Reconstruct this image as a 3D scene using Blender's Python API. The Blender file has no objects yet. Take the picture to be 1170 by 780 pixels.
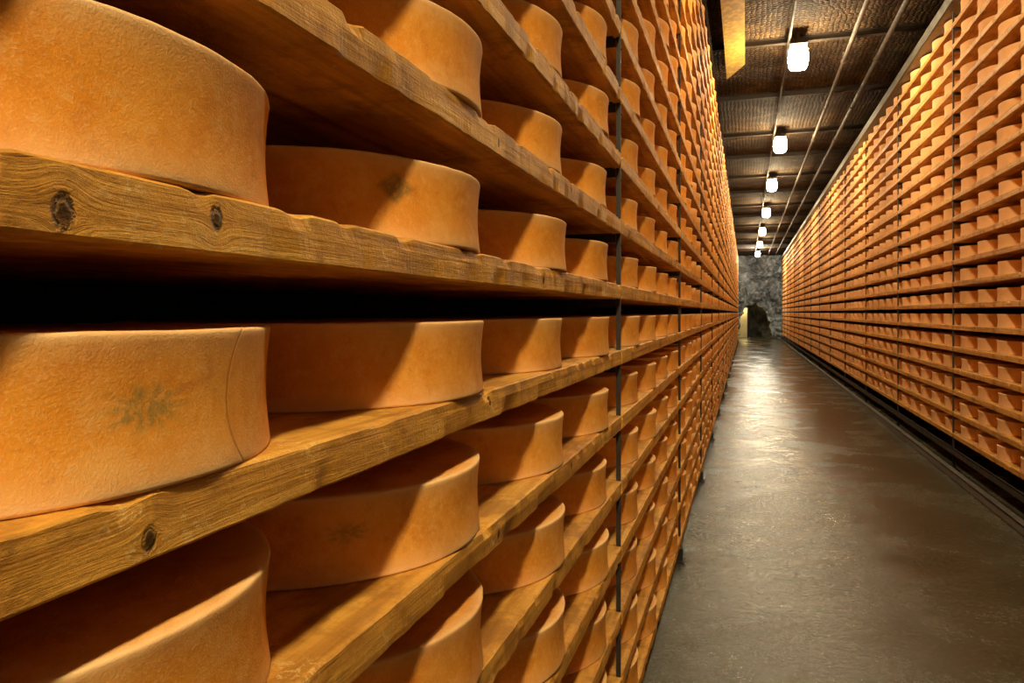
import bpy, bmesh, math, random
from mathutils import Vector, noise
random.seed(7)
scene=bpy.context.scene
col=scene.collection
scene.view_settings.view_transform='Standard'
scene.view_settings.look='None'
scene.view_settings.exposure=0.0

EYE=1.76
F=850.0
TH=math.atan(267/850.0)
DL=0.4345      # aisle-side face of the near rack
DR=2.198       # aisle-side face of the far rack
PITCH=0.24
RAD=0.305
HC=0.122
TB=0.053
YEND=52.6
CEIL=EYE+3.8

# ------------------------------------------------------------------ node helper
class N:
    def __init__(s,name):
        s.m=bpy.data.materials.new(name); s.m.use_nodes=True
        s.t=s.m.node_tree; s.t.nodes.clear()
        s.out=s.t.nodes.new('ShaderNodeOutputMaterial')
        s.p=s.t.nodes.new('ShaderNodeBsdfPrincipled')
        s.t.links.new(s.p.outputs[0],s.out.inputs[0])
    def n(s,ty,**k):
        a=s.t.nodes.new(ty)
        for x,y in k.items(): setattr(a,x,y)
        return a
    def l(s,a,b): s.t.links.new(a,b)
    def put(s,v,sock):
        if isinstance(v,(int,float)): sock.default_value=v
        elif isinstance(v,(tuple,list)): sock.default_value=v if len(v)==len(sock.default_value) else tuple(v)+(1,)
        else: s.l(v,sock)
    def math(s,op,a,b=0.0,c=None,clamp=False):
        m=s.n('ShaderNodeMath',operation=op); m.use_clamp=clamp
        s.put(a,m.inputs[0]); s.put(b,m.inputs[1])
        if c is not None: s.put(c,m.inputs[2])
        return m.outputs[0]
    def vmath(s,op,a,b):
        m=s.n('ShaderNodeVectorMath',operation=op)
        s.put(a,m.inputs[0]); s.put(b,m.inputs[1])
        return m.outputs['Value'] if op in('LENGTH','DISTANCE','DOT_PRODUCT') else m.outputs[0]
    def noise(s,vec,scale,detail=4,rough=.55,dist=0):
        a=s.n('ShaderNodeTexNoise'); s.l(vec,a.inputs['Vector'])
        a.inputs['Scale'].default_value=scale; a.inputs['Detail'].default_value=detail
        a.inputs['Roughness'].default_value=rough; a.inputs['Distortion'].default_value=dist
        return a.outputs[0]
    def ramp(s,v,stops):
        r=s.n('ShaderNodeValToRGB'); s.l(v,r.inputs[0]); e=r.color_ramp.elements
        e[0].position=stops[0][0]; e[0].color=tuple(stops[0][1])+(1,)
        e[1].position=stops[-1][0]; e[1].color=tuple(stops[-1][1])+(1,)
        for p,c in stops[1:-1]:
            q=e.new(p); q.color=tuple(c)+(1,)
        return r.outputs[0]
    def rng(s,v,a,b,c=0.0,d=1.0,smooth=True):
        r=s.n('ShaderNodeMapRange'); r.interpolation_type='SMOOTHSTEP' if smooth else 'LINEAR'
        s.put(v,r.inputs[0]); 
        for i,x in enumerate((a,b,c,d)): r.inputs[i+1].default_value=x
        return r.outputs[0]
    def mix(s,f,a,b,mode='MIX'):
        m=s.n('ShaderNodeMix',data_type='RGBA',blend_type=mode)
        s.put(f,m.inputs[0]); s.put(a,m.inputs[6]); s.put(b,m.inputs[7])
        return m.outputs[2]
    def bump(s,h,strength,dist,prev=None):
        b=s.n('ShaderNodeBump'); b.inputs['Strength'].default_value=strength; b.inputs['Distance'].default_value=dist
        s.l(h,b.inputs['Height'])
        if prev: s.l(prev,b.inputs['Normal'])
        return b.outputs[0]

def cheese_material(name,stamp=None,arc=None,pale=0.0):
    g=N(name)
    tc=g.n('ShaderNodeTexCoord').outputs['Object']
    oi=g.n('ShaderNodeObjectInfo').outputs['Random']
    tone=g.n('ShaderNodeAttribute',attribute_name='tone').outputs['Fac']
    rim=g.n('ShaderNodeAttribute',attribute_name='rim').outputs['Fac']
    r=g.math('FRACT',g.math('ADD',oi,tone))
    off=g.n('ShaderNodeCombineXYZ'); g.l(g.math('MULTIPLY',r,7.0),off.inputs[0]); g.l(g.math('MULTIPLY',r,3.0),off.inputs[1])
    v=g.vmath('ADD',tc,off.outputs[0])
    n1=g.noise(v,7,5,.6,.2); n2=g.noise(v,60,5,.78); n3=g.noise(v,420,3,.7); n4=g.noise(v,16,5,.7,.2)
    c=g.ramp(n1,[(.30,(.74,.265,.020)),(.5,(.88,.345,.030)),(.72,(.94,.430,.060))])
    c=g.mix(g.rng(n4,.50,.70,0,.50),c,(.96,.50,.13))
    c=g.mix(g.rng(n4,.46,.30,0,.50),c,(.66,.20,.016))
    c=g.mix(g.rng(n2,.50,.70,0,.45),c,(.97,.56,.19))
    c=g.mix(g.rng(n2,.47,.30,0,.45),c,(.64,.21,.020))
    c=g.mix(g.rng(n3,.50,.68,0,.35),c,(.97,.61,.26))
    c=g.mix(g.math('MULTIPLY',rim,g.rng(n1,.2,.7,.5,.95)),c,(.98,.66,.32))
    if pale: c=g.mix(pale,c,(.97,.66,.38))  # peach cast of the lamps mixed into the rind colour
    dark=g.ramp(r,[(0,(.85,.80,.74)),(1,(1.02,1.02,1.02))])
    c=g.mix(1.0,c,dark,'MULTIPLY')
    h=g.math('ADD',g.math('MULTIPLY',n4,.2),g.math('ADD',g.math('MULTIPLY',n2,.4),g.math('MULTIPLY',n3,.38)))
    if arc:
        (p,rr)=arc
        d=g.vmath('DISTANCE',tc,p)
        ln=g.math('ABSOLUTE',g.math('SUBTRACT',g.math('ADD',d,g.math('MULTIPLY',n1,.010)),rr+.005))
        msk=g.rng(ln,.0024,.0003,0,1)
        c=g.mix(g.math('MULTIPLY',msk,.5),c,(.42,.15,.03))
        h=g.math('SUBTRACT',h,g.math('MULTIPLY',msk,.6))
    if stamp:
        (p,sx,sz,kind,colr,amt)=stamp
        dv=g.vmath('SUBTRACT',tc,p)
        sep=g.n('ShaderNodeSeparateXYZ'); g.l(dv,sep.inputs[0])
        hy=g.math('SQRT',g.math('ADD',g.math('POWER',g.math('ABSOLUTE',sep.outputs[0]),2.0),g.math('POWER',g.math('ABSOLUTE',sep.outputs[1]),2.0)))
        a=g.math('DIVIDE',hy,sx); b=g.math('DIVIDE',g.math('ABSOLUTE',sep.outputs[2]),sz)
        nn=g.noise(tc,120,4,.75)
        if kind=='diamond':
            d=g.math('ADD',g.math('ADD',a,b),g.math('MULTIPLY',g.math('SUBTRACT',nn,.5),.5))
            m=g.math('MULTIPLY',g.rng(d,1.3,.75,0,1),g.rng(nn,.36,.58,.35,1))
        else:
            at=g.math('ARCTAN2',b,a)
            lobe=g.math('ADD',g.math('MULTIPLY',g.math('ABSOLUTE',g.math('COSINE',g.math('MULTIPLY',at,5.0))),.45),.65)
            d=g.math('DIVIDE',g.math('SQRT',g.math('ADD',g.math('MULTIPLY',a,a),g.math('MULTIPLY',b,b))),lobe)
            m=g.math('MULTIPLY',g.rng(d,1.25,.45,0,1),g.rng(nn,.36,.60,.20,1))
            m=g.math('MAXIMUM',m,g.math('MULTIPLY',g.rng(d,1.6,.2,0,1),.35))
        c=g.mix(g.math('MULTIPLY',m,amt),c,colr)
    g.l(c,g.p.inputs['Base Color'])
    g.p.inputs['Roughness'].default_value=.78
    g.p.inputs['Specular IOR Level'].default_value=.16
    g.l(g.bump(h,.55,.003),g.p.inputs['Normal'])
    return g.m

def wood_material(name,knots=(),bright=1.0):
    g=N(name)
    tc=g.n('ShaderNodeTexCoord').outputs['Object']
    oi=g.n('ShaderNodeObjectInfo').outputs['Random']
    sep=g.n('ShaderNodeSeparateXYZ'); g.l(tc,sep.inputs[0])
    x,y,z=sep.outputs
    wob=g.noise(tc,38,4,.7)
    kd=None; kr=None
    for (ky,kz,rad) in knots:
        dy=g.math('SUBTRACT',y,ky); dz=g.math('SUBTRACT',z,kz)
        d=g.math('SQRT',g.math('ADD',g.math('MULTIPLY',dy,dy),g.math('MULTIPLY',g.math('MULTIPLY',dz,dz),.5)))
        dd=g.math('ADD',d,g.math('MULTIPLY',g.math('SUBTRACT',wob,.5),rad*1.8))
        e=g.math('EXPONENT',g.math('MULTIPLY',g.math('POWER',g.math('DIVIDE',d,rad*2.4),2.0),-1.0))
        z=g.math('SUBTRACT',z,g.math('MULTIPLY',dz,g.math('MULTIPLY',e,.8)))
        core=g.rng(dd,rad*1.2,rad*.3,0,1)
        ring=g.math('MULTIPLY',g.rng(g.math('ABSOLUTE',g.math('SUBTRACT',dd,rad*.9)),rad*.35,rad*.05,0,1),g.rng(wob,.42,.55,0,1))
        kd=core if kd is None else g.math('MAXIMUM',kd,core)
        kr=ring if kr is None else g.math('MAXIMUM',kr,ring)
    cw=g.n('ShaderNodeCombineXYZ'); g.l(g.math('MULTIPLY',y,1.6),cw.inputs[1]); g.l(g.math('MULTIPLY',oi,31.0),cw.inputs[0]); g.l(g.math('MULTIPLY',z,6.0),cw.inputs[2])
    wd=g.noise(cw.outputs[0],1.0,2,.5)
    z=g.math('ADD',z,g.math('MULTIPLY',wd,.03))
    cb=g.n('ShaderNodeCombineXYZ')
    g.l(g.math('ADD',g.math('MULTIPLY',x,16.0),g.math('MULTIPLY',oi,40.0)),cb.inputs[0])
    g.l(g.math('ADD',g.math('MULTIPLY',y,.8),g.math('MULTIPLY',oi,13.0)),cb.inputs[1])
    g.l(g.math('MULTIPLY',z,30.0),cb.inputs[2])
    v=cb.outputs[0]
    lo=g.noise(v,.8,3,.5,.4)
    gr=g.noise(v,1.7,6,.62,.2)
    fb=g.noise(v,13,4,.75)
    pt=g.noise(tc,5,5,.7)
    sc=g.noise(tc,80,4,.75)
    k=bright
    c=g.ramp(gr,[(.30,(.32*k,.125*k,.014*k)),(.43,(.58*k,.265*k,.034*k)),(.54,(.76*k,.38*k,.055*k)),(.70,(.93*k,.54*k,.110*k))])
    c=g.mix(g.rng(lo,.35,.65,0,.3),c,(.82*k,.42*k,.070*k))
    c=g.mix(g.rng(pt,.50,.62,0,.62),c,(.34*k,.14*k,.018*k))
    c=g.mix(g.rng(fb,.52,.78,0,.4),c,(.26*k,.11*k,.018*k))
    c=g.mix(g.math('MULTIPLY',g.rng(sc,.50,.66,0,1),g.rng(pt,.52,.42,0,.75)),c,(.96*k,.70*k,.27*k))
    c=g.mix(1.0,c,g.ramp(oi,[(0,(.84,.79,.72)),(1,(1.02,1.02,1.02))]),'MULTIPLY')
    h=g.math('ADD',g.math('MULTIPLY',gr,.8),g.math('ADD',g.math('MULTIPLY',fb,.5),g.math('MULTIPLY',sc,.65)))
    if kd is not None:
        c=g.mix(g.math('MULTIPLY',kd,.95),c,(.045,.018,.005))
        c=g.mix(g.math('MULTIPLY',kr,.85),c,(.02,.009,.004))
        h=g.math('SUBTRACT',h,g.math('MULTIPLY',kr,.8))
    g.l(c,g.p.inputs['Base Color']); g.p.inputs['Roughness'].default_value=.58
    g.p.inputs['Specular IOR Level'].default_value=.3
    g.l(g.bump(h,.75,.004),g.p.inputs['Normal'])
    return g.m

def metal_material(name,colr,rough=.5,metal=.6):
    g=N(name); tc=g.n('ShaderNodeTexCoord').outputs['Object']
    n=g.noise(tc,14,5,.6)
    c=g.mix(g.rng(n,.35,.7,0,1),tuple(q*.6 for q in colr),tuple(q*1.25 for q in colr))
    g.l(c,g.p.inputs['Base Color']); g.p.inputs['Metallic'].default_value=metal
    g.l(g.rng(n,.3,.7,rough*.8,min(1,rough*1.3)),g.p.inputs['Roughness'])
    g.l(g.bump(n,.2,.003),g.p.inputs['Normal'])
    return g.m

M_ch=cheese_material('cheese_rind')
M_ch2=cheese_material('lamplit_cheese_rind',pale=.55)  # same rind for the right rack, lamplight painted in as a paler tone
M_wood=wood_material('spruce_board')
M_steel=metal_material('dark_steel',(.045,.034,.024),.6,.3)
M_grey=metal_material('galvanised_steel',(.20,.18,.15),.45,.5)
M_pipe=metal_material('dull_pipe_steel',(.12,.10,.08),.75,.1)
M_rust=metal_material('brown_steel',(.035,.022,.013),.75,.1)
M_yel=metal_material('dull_yellow_board',(.50,.33,.05),.6,.0)

# floor
g=N('damp_concrete'); tc=g.n('ShaderNodeTexCoord').outputs['Object']
big=g.noise(tc,1.1,6,.65,.3); med=g.noise(tc,9,4,.6); fin=g.noise(tc,34,5,.85); sp=g.noise(tc,110,3,.8)
c=g.ramp(big,[(.3,(.050,.046,.026)),(.5,(.072,.067,.040)),(.70,(.105,.098,.062))])
c=g.mix(g.rng(fin,.50,.66,0,.70),c,(.180,.165,.11))
c=g.mix(g.rng(sp,.54,.68,0,.7),c,(.016,.014,.009))
g.l(c,g.p.inputs['Base Color'])
g.l(g.math('ADD',g.rng(big,.42,.56,.09,.22),g.rng(fin,.35,.65,0,.10)),g.p.inputs['Roughness'])
g.p.inputs['Specular IOR Level'].default_value=.31
h=g.math('ADD',g.math('MULTIPLY',med,.20),g.math('ADD',g.math('MULTIPLY',fin,.32),g.math('MULTIPLY',sp,.24)))
g.l(g.bump(h,.6,.0108),g.p.inputs['Normal'])
M_floor=g.m
# ceiling
g=N('grimy_ceiling'); tc=g.n('ShaderNodeTexCoord').outputs['Object']
vz=g.n('ShaderNodeTexVoronoi',feature='DISTANCE_TO_EDGE'); g.l(tc,vz.inputs['Vector']); vz.inputs['Scale'].default_value=15; vz.inputs['Randomness'].default_value=.55
n=g.noise(tc,1.6,8,.8,.5)
c=g.ramp(n,[(.34,(.020,.012,.005)),(.52,(.068,.040,.018)),(.68,(.18,.115,.06))])
c=g.mix(g.rng(vz.outputs[0],.14,.04,0,.75),c,(.008,.005,.003))
g.l(c,g.p.inputs['Base Color']); g.p.inputs['Roughness'].default_value=.8; g.p.inputs['Specular IOR Level'].default_value=.15
g.l(g.bump(g.math('ADD',g.math('MULTIPLY',vz.outputs[0],1.0),g.math('MULTIPLY',n,.8)),.9,.05),g.p.inputs['Normal'])
M_ceil=g.m
def rock(name,a,b):
    g=N(name); tc=g.n('ShaderNodeTexCoord').outputs['Object']
    n=g.noise(tc,1.3,8,.72,.5); vz=g.n('ShaderNodeTexVoronoi'); g.l(tc,vz.inputs['Vector']); vz.inputs['Scale'].default_value=1.6
    c=g.ramp(n,[(.38,a),(.60,b)])
    g.l(c,g.p.inputs['Base Color']); g.p.inputs['Roughness'].default_value=.75
    g.l(g.bump(g.math('ADD',n,g.math('MULTIPLY',vz.outputs[0],.6)),1,.3),g.p.inputs['Normal'])
    return g.m
M_rock=rock('grey_rock',(.24,.26,.28),(.90,.96,1.0))
M_rockb=rock('brown_rock',(.16,.13,.10),(.50,.40,.30))
M_tun=rock('tunnel_rock',(.05,.045,.035),(.22,.20,.16))
M_dark=rock('dark_plaster',(.03,.022,.014),(.09,.065,.04))
def emis(name,colr,s):
    g=N(name); e=g.n('ShaderNodeEmission'); e.inputs[0].default_value=tuple(colr)+(1,); e.inputs[1].default_value=s
    g.l(e.outputs[0],g.out.inputs[0]); return g.m
M_lamp=emis('lamp_glow',(1,.80,.48),210)
M_lampb=emis('lamp_glow_strong',(1,.80,.48),620)
M_lampc=emis('lamp_glow_cool',(1,.88,.66),520)
M_doorlamp=emis('door_lamp_glow',(1,.80,.38),420)

# ------------------------------------------------------------------ mesh helpers
def mk(name,verts,faces,mat,smooth=False):
    me=bpy.data.meshes.new(name); me.from_pydata(verts,[],faces); me.update()
    if mat: me.materials.append(mat)
    if smooth: me.polygons.foreach_set('use_smooth',[True]*len(faces))
    return me
def ob(name,me,loc=(0,0,0),label=None,cat=None,kind=None,group=None,parent=None):
    o=bpy.data.objects.new(name,me); o.location=loc; col.objects.link(o)
    if label:o['label']=label
    if cat:o['category']=cat
    if kind:o['kind']=kind
    if group:o['group']=group
    if parent:o.parent=parent
    return o
def box(vs,fs,x0,x1,y0,y1,z0,z1):
    b=len(vs)
    vs+=[(x0,y0,z0),(x1,y0,z0),(x1,y1,z0),(x0,y1,z0),(x0,y0,z1),(x1,y0,z1),(x1,y1,z1),(x0,y1,z1)]
    fs+=[tuple(b+i for i in f) for f in ((0,3,2,1),(4,5,6,7),(0,1,5,4),(1,2,6,5),(2,3,7,6),(3,0,4,7))]
def cyl(vs,fs,a,b,r,seg=12,r2=None):
    a=Vector(a);b=Vector(b);d=(b-a).normalized()
    u=d.orthogonal().normalized(); w=d.cross(u); s=len(vs); r2=r if r2 is None else r2
    for c,rr in((a,r),(b,r2)):
        for i in range(seg):
            t=2*math.pi*i/seg; p=c+(u*math.cos(t)+w*math.sin(t))*rr; vs.append(tuple(p))
    for i in range(seg):
        j=(i+1)%seg; fs.append((s+i,s+j,s+seg+j,s+seg+i))
    fs.append(tuple(s+i for i in range(seg))[::-1]); fs.append(tuple(s+seg+i for i in range(seg)))

# cheese profile (radius, z, rim)
PROF=[(.10,0,0),(RAD-.022,0,.2),(RAD-.003,.0,.7),(RAD-.0006,.0012,1),(RAD,.004,.9),(RAD-.0008,.011,.4),(RAD-.0026,.028,.1),(RAD-.0040,.045,0),(RAD-.0045,.062,0),
      (RAD-.0040,.080,0),(RAD-.0026,.099,.1),(RAD-.0008,.1140,.4),(RAD,.1192,.9),(RAD-.0004,.1214,1),(RAD-.0020,.1226,1),(RAD-.009,.1228,.6),(RAD-.022,.1223,.15),(RAD-.07,.1218,0),(.10,.1215,0)]
PROFL=[(RAD-.003,.0,.6),(RAD,.005,.7),(RAD-.004,.06,0),(RAD,.1185,.8),(RAD-.002,.1225,1),(RAD-.02,.1222,.3),(RAD-.08,.1205,0)]
def cheese_geo(prof,seg,seed,wob):
    vs=[];fs=[];rim=[]
    for (r,z,q) in prof:
        for i in range(seg):
            t=2*math.pi*i/seg
            d=Vector((math.cos(t),math.sin(t),0))
            k=0;dz=0
            if wob:
                k=noise.noise(d*1.7+Vector((seed*9,0,z*1.5)))*.0030+noise.noise(d*7+Vector((seed*5,3,z*18)))*.0007
                if z>.05: dz=noise.noise(d*2.0+Vector((seed*4,7,0)))*.0015*(z/.122)
                if z>.11 and q>.3: dz+=noise.noise(d*16+Vector((seed*3,2,0)))*.0006; k+=noise.noise(d*22+Vector((seed*3,8,0)))*.0006
                k*=min(1,r/RAD)
            vs.append((d.x*(r+k),d.y*(r+k),z+dz)); rim.append(q)
    n=len(prof)
    for a in range(n-1):
        for i in range(seg):
            j=(i+1)%seg
            fs.append((a*seg+i,a*seg+j,(a+1)*seg+j,(a+1)*seg+i))
    fs.append(tuple(range(seg))[::-1]); fs.append(tuple((n-1)*seg+i for i in range(seg)))
    return vs,fs,rim
def add_attr(me,name,vals):
    at=me.attributes.new(name,'FLOAT','POINT'); at.data.foreach_set('value',vals)
def cheese_mesh(seed,mat,seg=128):
    vs,fs,rim=cheese_geo(PROF,seg,seed,True)
    me=mk('cheese_wheel_mesh',vs,fs,mat,True); add_attr(me,'rim',rim); add_attr(me,'tone',[0.0]*len(vs)); return me
CM=[cheese_mesh(s,M_ch) for s in range(5)]
CM2=[cheese_mesh(s+5,M_ch2,64) for s in range(4)]
RS=.92   # slightly smaller wheels on the rack across the aisle

# ------------------------------------------------------------------ positions
def level(k): return EYE-.137+PITCH*k
cheeses=[]
LB0,LW,LN=.09,2.64,18
RB0,RW,RN=3.07,3.16,15
for i in range(-1,LN):
    for k in range(-6,15):
        for c in range(4):
            cheeses.append((-DL-RAD+.004+random.uniform(-.008,.005),LB0+LW*i+.42+.63*c+random.uniform(-.004,.004),level(k),'L',i,c,k))
for i in range(RN):
    for k in range(-5,15):
        for c in range(5):
            cheeses.append((DR+RAD*RS+random.uniform(-.002,.012),RB0+RW*i+.345+.617*c+random.uniform(-.008,.008),level(k),'R',i,c,k))
def proj(x,y,z):
    dep= -math.sin(TH)*x+math.cos(TH)*y
    if dep<.12: return None
    xr=math.cos(TH)*x+math.sin(TH)*y
    return 585+F*xr/dep, 357-F*(z-EYE)/dep, dep
def score(c):
    fx=-DL if c[3]=='L' else DR
    best=0
    for dy in (-.2,0,.28):
        for dz in (.02,.1):
            p=proj(fx,c[1]+dy,c[2]+dz)
            if p and 0<=p[0]<=1170 and 0<=p[1]<=780: best=max(best,abs(fx)/max(p[2],.3)**3)
    return best
cheeses.sort(key=score,reverse=True)
near=[c for c in cheeses[:300] if score(c)>0]; rest=cheeses[len(near):]
STAMPS={
 (0,1,1):(cheese_material('cheese_rind_emblem',stamp=((.248,-.157,.078),.030,.025,'diamond',(.20,.15,.045),.72)),'orange cheese wheel with dark diamond-shaped stamp on its side'),
 (0,0,0):(cheese_material('cheese_rind_green_ink',stamp=((.294,-.045,.064),.036,.019,'leaf',(.25,.21,.06),.72),arc=((.27,.135,.062),.095)),'orange cheese wheel with smudged green ink mark and crease'),
 (0,1,-1):(cheese_material('cheese_rind_faint_ink',stamp=((.20,-.215,.070),.032,.016,'leaf',(.30,.20,.06),.60)),'orange cheese wheel with faint green ink stamp on wooden board'),
}
for n,(x,y,z,s,i,c,k) in enumerate(near):
    me=CM[n%5] if s=='L' else CM2[n%4]
    lab='round orange-rind cheese wheel with concave side on wooden board' if s=='L' else 'round orange cheese wheel with painted-in lamplight on board of the rack'
    rot=random.uniform(0,6.28)
    if s=='L' and (i,c,k) in STAMPS:
        m,lab=STAMPS[(i,c,k)]; me=cheese_mesh(11+n,m,144); rot=0
        x=-DL-RAD+.004
    o=ob('cheese_wheel',me,(x,y,z),lab,'cheese',group='cheese wheels on the wooden racks'); o.rotation_euler[2]=rot
    if s=='R': o.scale=(RS,RS,1)
bv,bf,br=cheese_geo(PROFL,28,0,False)
V=[];Fa=[];R=[];T=[];MI=[]
for (x,y,z,s,i,c,k) in rest:
    q=1 if s=='L' else RS
    b=len(V); t=random.random(); V+=[(x+p[0]*q,y+p[1]*q,z+p[2]) for p in bv]
    Fa+=[tuple(b+q for q in f) for f in bf]; R+=br; T+=[t]*len(bv); MI+=[0 if s=='L' else 1]*len(bf)
me=mk('cheese_wheels_mesh',V,Fa,M_ch,True); add_attr(me,'rim',R); add_attr(me,'tone',T)
me.materials.append(M_ch2); me.polygons.foreach_set('material_index',MI)
ob('cheese_wheels',me,(0,0,0),'thousands of orange cheese wheels stacked along the tall racks','cheese','stuff')

# ------------------------------------------------------------------ boards
def board_mesh(L,seed,mat,side=1,D=.64):
    hw=D/2
    sec=[(-hw,-TB),(-hw,0),(0,0),(hw-.02,0),(hw-.003,-.0005),(hw,-.003),(hw+.0003,-.02),(hw,-TB+.003),(hw-.003,-TB),(hw-.02,-TB),(0,-TB)]
    ny=260; vs=[];fs=[]; m=len(sec)
    for j in range(ny+1):
        y=-L/2+L*j/ny
        for q,(x,z) in enumerate(sec):
            dx=dz=0
            if 4<=q<=8:
                dx=noise.noise(Vector((y*3,z*20,seed*5)))*.0012+noise.noise(Vector((y*27,z*40,seed*3+9)))*.0018
                if q in(4,5):
                    ch=noise.noise(Vector((y*17,1,seed*2.3)))
                    dz-=max(0,ch-.15)*.014; dx-=max(0,ch-.2)*.014
                if q in(7,8): dx-=max(0,noise.noise(Vector((y*14,5,seed*1.7)))-.12)*.013
            vs.append(((x+dx)*side,y,z+dz))
    for j in range(ny):
        for q in range(m):
            r=(q+1)%m
            fs.append((j*m+q,j*m+r,(j+1)*m+r,(j+1)*m+q))
    fs.append(tuple(range(m))); fs.append(tuple(ny*m+q for q in range(m)))
    me=mk('shelf_board_mesh',vs,fs,mat,False)
    bm=bmesh.new(); bm.from_mesh(me); bmesh.ops.recalc_face_normals(bm,faces=bm.faces); bm.to_mesh(me); bm.free()
    return me
LBL=LW-.018; RBL=RW-.022
BL=[board_mesh(LBL,s,M_wood) for s in range(4)]; BR=[board_mesh(RBL,s+5,M_wood,-1) for s in range(3)]
yc0=LB0+LW/2
MA=wood_material('spruce_board_two_knots',[(.384-yc0,-.036,.0088),(.535-yc0,-.022,.0075),(1.62-yc0,-.03,.007)])
MB=wood_material('spruce_board_one_knot',[(.459-yc0,-.036,.0070),(1.25-yc0,-.02,.006)])
MC=wood_material('spruce_board_small_knots',[(1.3-yc0,-.03,.006),(1.9-yc0,-.02,.007)])
boards=[]
for i in range(-1,LN):
    for k in range(-6,15): boards.append(('L',i,k,LB0+LW*(i+.5)))
for i in range(RN):
    for k in range(-5,15): boards.append(('R',i,k,RB0+RW*(i+.5)))
def bscore(b):
    fx=-DL if b[0]=='L' else DR; L=LBL if b[0]=='L' else RBL; best=0
    for q in range(-4,5):
        p=proj(fx,b[3]+L*q/8.2,level(b[2])-.02)
        if p and 0<=p[0]<=1170 and 0<=p[1]<=780: best=max(best,abs(fx)/max(p[2],.3)**3)
    return best
boards.sort(key=bscore,reverse=True)
nb=[b for b in boards[:290] if bscore(b)>0]
V=[];Fa=[]
for n,b in enumerate(boards):
    s,i,k,yc=b
    xc=(-DL-.32) if s=='L' else (DR+.32)
    if n<len(nb):
        me=(BL[n%4] if s=='L' else BR[n%3]); lab='thick rough spruce shelf board spanning two steel uprights'
        if s=='L' and i==0:
            if k==1: me=board_mesh(LBL,21,MA); lab='thick spruce shelf board with dark knots on its edge'
            if k==0: me=board_mesh(LBL,22,MB); lab='golden spruce shelf board with one small knot, worn edge'
            if k in(-1,2): me=board_mesh(LBL,23+k,MC); lab='rough spruce shelf board with small knots, worn edge'
        ob('shelf_board',me,(xc,yc,level(k)-.0002),lab,'shelf',group='spruce boards of the cheese racks')
    else:
        L=LBL if s=='L' else RBL
        box(V,Fa,xc-.32,xc+.32,yc-L/2,yc+L/2,level(k)-TB,level(k)-.0002)
ob('shelf_boards',mk('shelf_boards_mesh',V,Fa,M_wood),(0,0,0),'remaining spruce shelf boards carrying rows of cheese wheels','shelf','stuff')

# ------------------------------------------------------------------ uprights
def upright(side,kmin,w):
    vs=[];fs=[]; H=CEIL-.45
    s=side
    def bx(a,b,*r):
        x0,x1=sorted((a*s,b*s)); box(vs,fs,x0,x1,*r)
    bx(.004,.020,-w,w,0,H); bx(.62,.64,-w,w,0,H)
    bx(-.03,.065,-.05,.05,0,.014); bx(-.012,.03,-.02,.02,0,.10); bx(.58,.66,-.04,.04,0,.012)
    for k in range(kmin,15):
        z=level(k)-TB-.0012
        bx(.022,.62,-.004,.004,z-.03,z); bx(.03,.61,-.03,.03,z-.004,z)
    for k in range(kmin,15):
        cyl(vs,fs,(.004*s,0,level(k)-.095),(-.001*s,0,level(k)-.095),.003,6)
    return mk('rack_upright_mesh',vs,fs,M_steel)
UL=upright(-1,-6,.005); UR=upright(1,-5,.0105)
for i in range(-1,LN+1):
    ob('rack_upright',UL,(-DL,LB0+LW*i,0),'dark steel rack upright with shelf brackets, standing on floor','rack post',group='steel uprights of the cheese racks')
for i in range(RN+1):
    ob('rack_upright',UR,(DR,RB0+RW*i,0),'dark steel rack upright with shelf brackets, standing on floor','rack post',group='steel uprights of the cheese racks')

def longbar(name,x0,x1,z0,z1,y0,y1,mat,lab,cat):
    vs=[];fs=[]
    box(vs,fs,x0,x1,y0,y1,z0,z0+.008); box(vs,fs,x0,x0+.008,y0,y1,z0,z1); box(vs,fs,x0,x1,y0,y1,z1-.008,z1)
    return ob(name,mk(name+'_mesh',vs,fs,mat),(0,0,0),lab,cat)
longbar('base_rail',DR-.12,DR-.05,0.0,.08,RB0,RB0+RW*RN,M_grey,'low grey steel guide rail on floor beside rack','rail')
longbar('rack_beam',DR-.034,DR-.014,.20,.27,RB0,RB0+RW*RN,M_steel,'dark steel beam along the foot of the rack','beam')
longbar('rack_beam',DR-.07,DR+.50,EYE+3.365,EYE+3.50,RB0,RB0+RW*RN,M_grey,'grey steel guide beam along the top of rack','beam')
longbar('rack_beam',-DL-.14,-DL+.01,EYE+3.365,EYE+3.50,LB0-LW,LB0+LW*LN,M_rust,'brown steel beam along the top of the rack','beam')

# ------------------------------------------------------------------ room
def struct(name,x0,x1,y0,y1,z0,z1,mat):
    vs=[];fs=[];box(vs,fs,x0,x1,y0,y1,z0,z1); return ob(name,mk(name,vs,fs,mat),kind='structure')
XL=-1.25; XR=3.1; YB=-7.5
struct('floor',XL-.2,XR+.2,YB,YEND+8,-.2,0,M_floor)
struct('ceiling',XL-.2,XR+.2,YB,YEND+8,CEIL,CEIL+.2,M_ceil)
struct('wall_left',XL-.2,XL,YB,YEND+8,0,CEIL,M_dark)
struct('wall_right',XR,XR+.2,YB,YEND+8,0,CEIL,M_dark)
struct('wall_front',XL-.2,XR+.2,YB-.2,YB,0,CEIL,M_rockb)
nx,nz=90,110; vs=[];fs=[]; idx={}
for j in range(nz+1):
    for i in range(nx+1):
        x=XL+(XR-XL)*i/nx; z=CEIL*j/nz
        p=Vector((x,0,z)); d=noise.noise(p*.9)*1.0+(abs(noise.noise(p*2.0+Vector((3,0,0)))))*1.1+noise.noise(p*5)*.28
        y=max(YEND-1.6,YEND+1.4-d-1.3*(z/CEIL)**2-.5*abs((x-.9)/2.2)**2)
        idx[i,j]=len(vs); vs.append((x,y,z))
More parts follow.
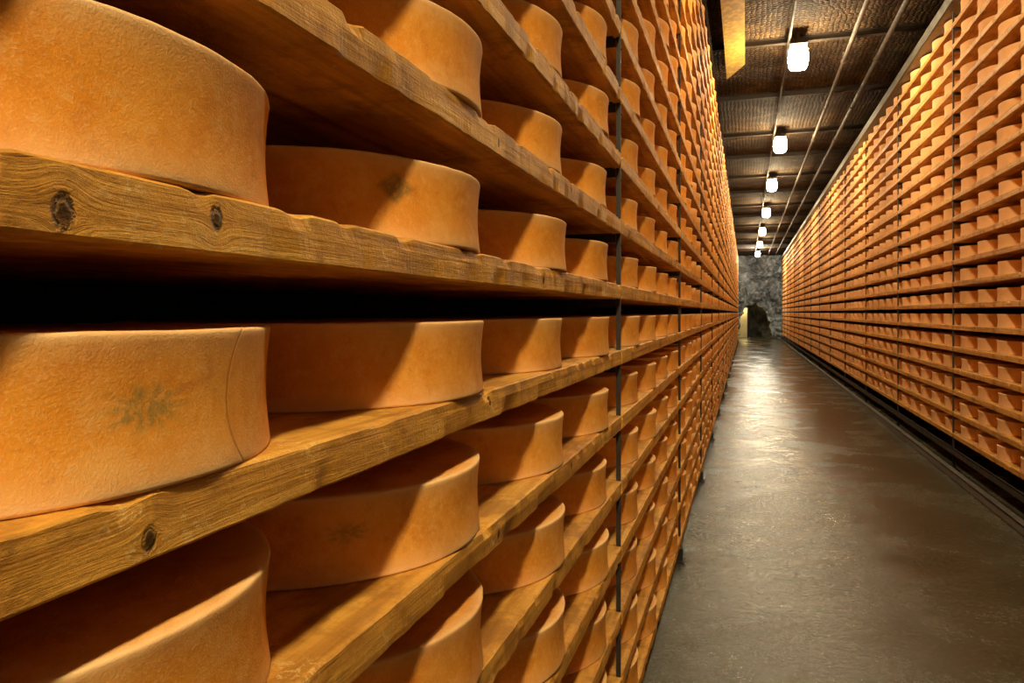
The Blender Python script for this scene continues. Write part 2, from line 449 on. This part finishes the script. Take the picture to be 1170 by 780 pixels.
def hole(x,z):
    if z<0: return False
    cx=.58; hw=1.15+.35*noise.noise(Vector((z*1.9,4,0))); top=2.45+.9*noise.noise(Vector((x*1.7,9,0)))
    a=abs(x-cx)/hw
    return a<1 and z<top*math.sqrt(max(0,1-a**2.4))
for j in range(nz):
    for i in range(nx):
        x=XL+(XR-XL)*(i+.5)/nx; z=CEIL*(j+.5)/nz
        if not hole(x,z): fs.append((idx[i,j],idx[i+1,j],idx[i+1,j+1],idx[i,j+1]))
o=ob('wall_back',mk('wall_back',vs,fs,M_rock,False),kind='structure')
md=o.modifiers.new('thick','SOLIDIFY'); md.thickness=.25; md.offset=-1
vs=[];fs=[]
for j in range(31):
    for i in range(41):
        x=XL+(XR-XL)*i/40; z=CEIL*j/30; p=Vector((x,5,z))
        vs.append((x,YEND+5.2-noise.noise(p*1.3)*.7-noise.noise(p*4)*.25-(0.9*max(0,x-.3)),z))
for j in range(30):
    for i in range(40): a=j*41+i; fs.append((a,a+1,a+42,a+41))
ob('wall_end',mk('wall_end',vs,fs,M_tun,True),kind='structure')
vs=[];fs=[]; box(vs,fs,-.60,.10,YEND+3.2,YEND+3.26,0,2.1)
vs2=[];fs2=[]; 
for q in((-.68,-.60,0,2.18),(.10,.18,0,2.18),(-.68,.18,2.1,2.18)): box(vs2,fs2,q[0],q[1],YEND+3.15,YEND+3.27,q[2],q[3])
g=N('pale_door_paint'); tc=g.n('ShaderNodeTexCoord').outputs['Object']
g.l(g.ramp(g.noise(tc,3,4,.6),[(.3,(.7,.58,.30)),(.7,(.85,.74,.42))]),g.p.inputs['Base Color'])
ob('door_1',mk('door_1',vs,fs,g.m),kind='structure')
ob('trim_1',mk('trim_1',vs2,fs2,M_rust),kind='structure')

# ------------------------------------------------------------------ lamps and ceiling gear
LX=.68; ZL=EYE+3.45
def lamp_parts():
    vs=[];fs=[]; cyl(vs,fs,(0,0,.15),(0,0,.35),.022,10); cyl(vs,fs,(0,0,.325),(0,0,.35),.06,12)
    stem=mk('lamp_stem',vs,fs,M_rust)
    vs=[];fs=[]
    box(vs,fs,-.11,.11,-.16,.16,.152,.185)
    hous=mk('lamp_housing',vs,fs,M_rust)
    def diff(mat):
        # rounded oblong frosted cover
        vs=[];fs=[]; seg=24; pr=[]
        for a in range(11):
            t=math.pi*(a+.6)/11.2; ct,st=math.cos(t),math.sin(t)
            q=(abs(ct)**4+abs(st)**4)**(-1/4)
            pr.append((.128*st*q,.150*ct*q))
        for r,z in pr:
            for i in range(seg):
                t=2*math.pi*i/seg; cx,sy=math.cos(t),math.sin(t)
                q=(abs(cx)**3.5+abs(sy)**3.5)**(-1/3.5)
                vs.append((r*cx*q,r*1.2*sy*q,z))
        for a in range(len(pr)-1):
            for i in range(seg):
                j=(i+1)%seg; fs.append((a*seg+i,(a+1)*seg+i,(a+1)*seg+j,a*seg+j))
        fs.append(tuple((len(pr)-1)*seg+i for i in range(seg))); fs.append(tuple(range(seg))[::-1])
        return mk('lamp_diffuser',vs,fs,mat,True)
    return stem,hous,diff(M_lamp),diff(M_lampb),diff(M_lampc)
stem,hous,dif,difb,difc=lamp_parts()
lampY=[-5.2,-1.6,5.5,10.8,16.3,21.4,27.2,33.5,39.8,46.3]
for y in lampY:
    e=bpy.data.objects.new('ceiling_lamp',None); e.empty_display_size=.1; col.objects.link(e); e.location=(LX,y,ZL)
    e['label']='glowing white oblong lamp fixed close under ceiling crossbar'; e['category']='lamp'; e['group']='row of ceiling lamps above the aisle'
    ob('stem',stem,(0,0,0),parent=e); ob('housing',hous,(0,0,0),parent=e); ob('diffuser',difb if y<5 else (difc if y>45 else dif),(0,0,0),'glowing frosted glass diffuser',parent=e)
vs=[];fs=[]
box(vs,fs,-DL-.02,DR+.06,-.04,.04,0,.01); box(vs,fs,-DL-.02,DR+.06,-.006,.006,0,.09); box(vs,fs,-DL-.02,DR+.06,-.04,.04,.08,.09)
xb=mk('ceiling_crossbar_mesh',vs,fs,M_rust)
for y in lampY:
    ob('ceiling_crossbar',xb,(0,y+.14,CEIL-.0905),'brown steel crossbar under the ceiling holding a lamp','beam',group='steel crossbars under the ceiling')
for y in [3,8.2,13.6,18.8,24.3,30.4,36.6,42.6]:
    ob('ceiling_crossbar',xb,(0,y,CEIL-.0905),'brown steel crossbar under the grimy ceiling','beam',group='steel crossbars under the ceiling')
def pipe(x,z,r,mat,lab,y0=-7.4,y1=YEND-3.5,name='ceiling_pipe'):
    vs=[];fs=[];cyl(vs,fs,(0,y0,0),(0,y1,0),r,12)
    y=y0+1
    while y<y1:
        cyl(vs,fs,(0,y-.03,0),(0,y+.03,0),r*1.35,12)
        box(vs,fs,-.012,.012,y-.01,y+.01,0,CEIL-z-.001); y+=2.6
    ob(name,mk(name+'_mesh',vs,fs,mat,False),(x,0,z),lab,'pipe')
pipe(LX-.12,CEIL-.12,.020,M_rust,'thin brown conduit feeding the ceiling lamps')
pipe(1.36,CEIL-.14,.028,M_pipe,'grey steel pipe running under the ceiling')
pipe(1.80,CEIL-.15,.034,M_rust,'brown steel pipe running under the ceiling')
# broad yellow board with one edge folded up to the ceiling
a=[(-.15,0.0),(.12,.05),(.12,.159),(.105,.159),(.105,.068),(-.15,.018)]
n0=len(a); fs=[]
vs=[(x,-2.5,z) for x,z in a]+[(x,2.5+(.5 if x<0 else 0),z) for x,z in a]
for i in range(n0): j=(i+1)%n0; fs.append((i,j,n0+j,n0+i))
fs.append(tuple(range(n0))[::-1]); fs.append(tuple(n0+i for i in range(n0)))
ob('timber_board',mk('timber_board_mesh',vs,fs,M_yel),(-.13,9.1,CEIL-.16),'dull yellow angled board fixed under the ceiling','board')

vs=[];fs=[];box(vs,fs,-.08,.08,-.05,.05,-.06,.06)
e=bpy.data.objects.new('wall_lamp',None); col.objects.link(e); e.location=(-.2,YEND+2.9,2.33); e['label']='small yellow glowing lamp above the tunnel door'; e['category']='lamp'
ob('diffuser',mk('wall_lamp_diffuser',vs,fs,M_doorlamp),(0,0,0),parent=e)
vs=[];fs=[];box(vs,fs,-.1,.1,.05,.7,-.07,.07)
ob('housing',mk('wall_lamp_housing',vs,fs,M_rust),(0,0,0),parent=e)

w=bpy.data.worlds.new('World'); scene.world=w; w.use_nodes=True
w.node_tree.nodes['Background'].inputs[0].default_value=(.05,.035,.02,1); w.node_tree.nodes['Background'].inputs[1].default_value=.3

cam=bpy.data.cameras.new('camera'); co=bpy.data.objects.new('camera',cam); col.objects.link(co)
co.location=(0,0,EYE); co.rotation_euler=(math.radians(90),0,TH)
cam.sensor_width=36; cam.lens=36*F/1170; cam.shift_y=-33/1170; cam.clip_start=.02; cam.clip_end=200
scene.camera=co
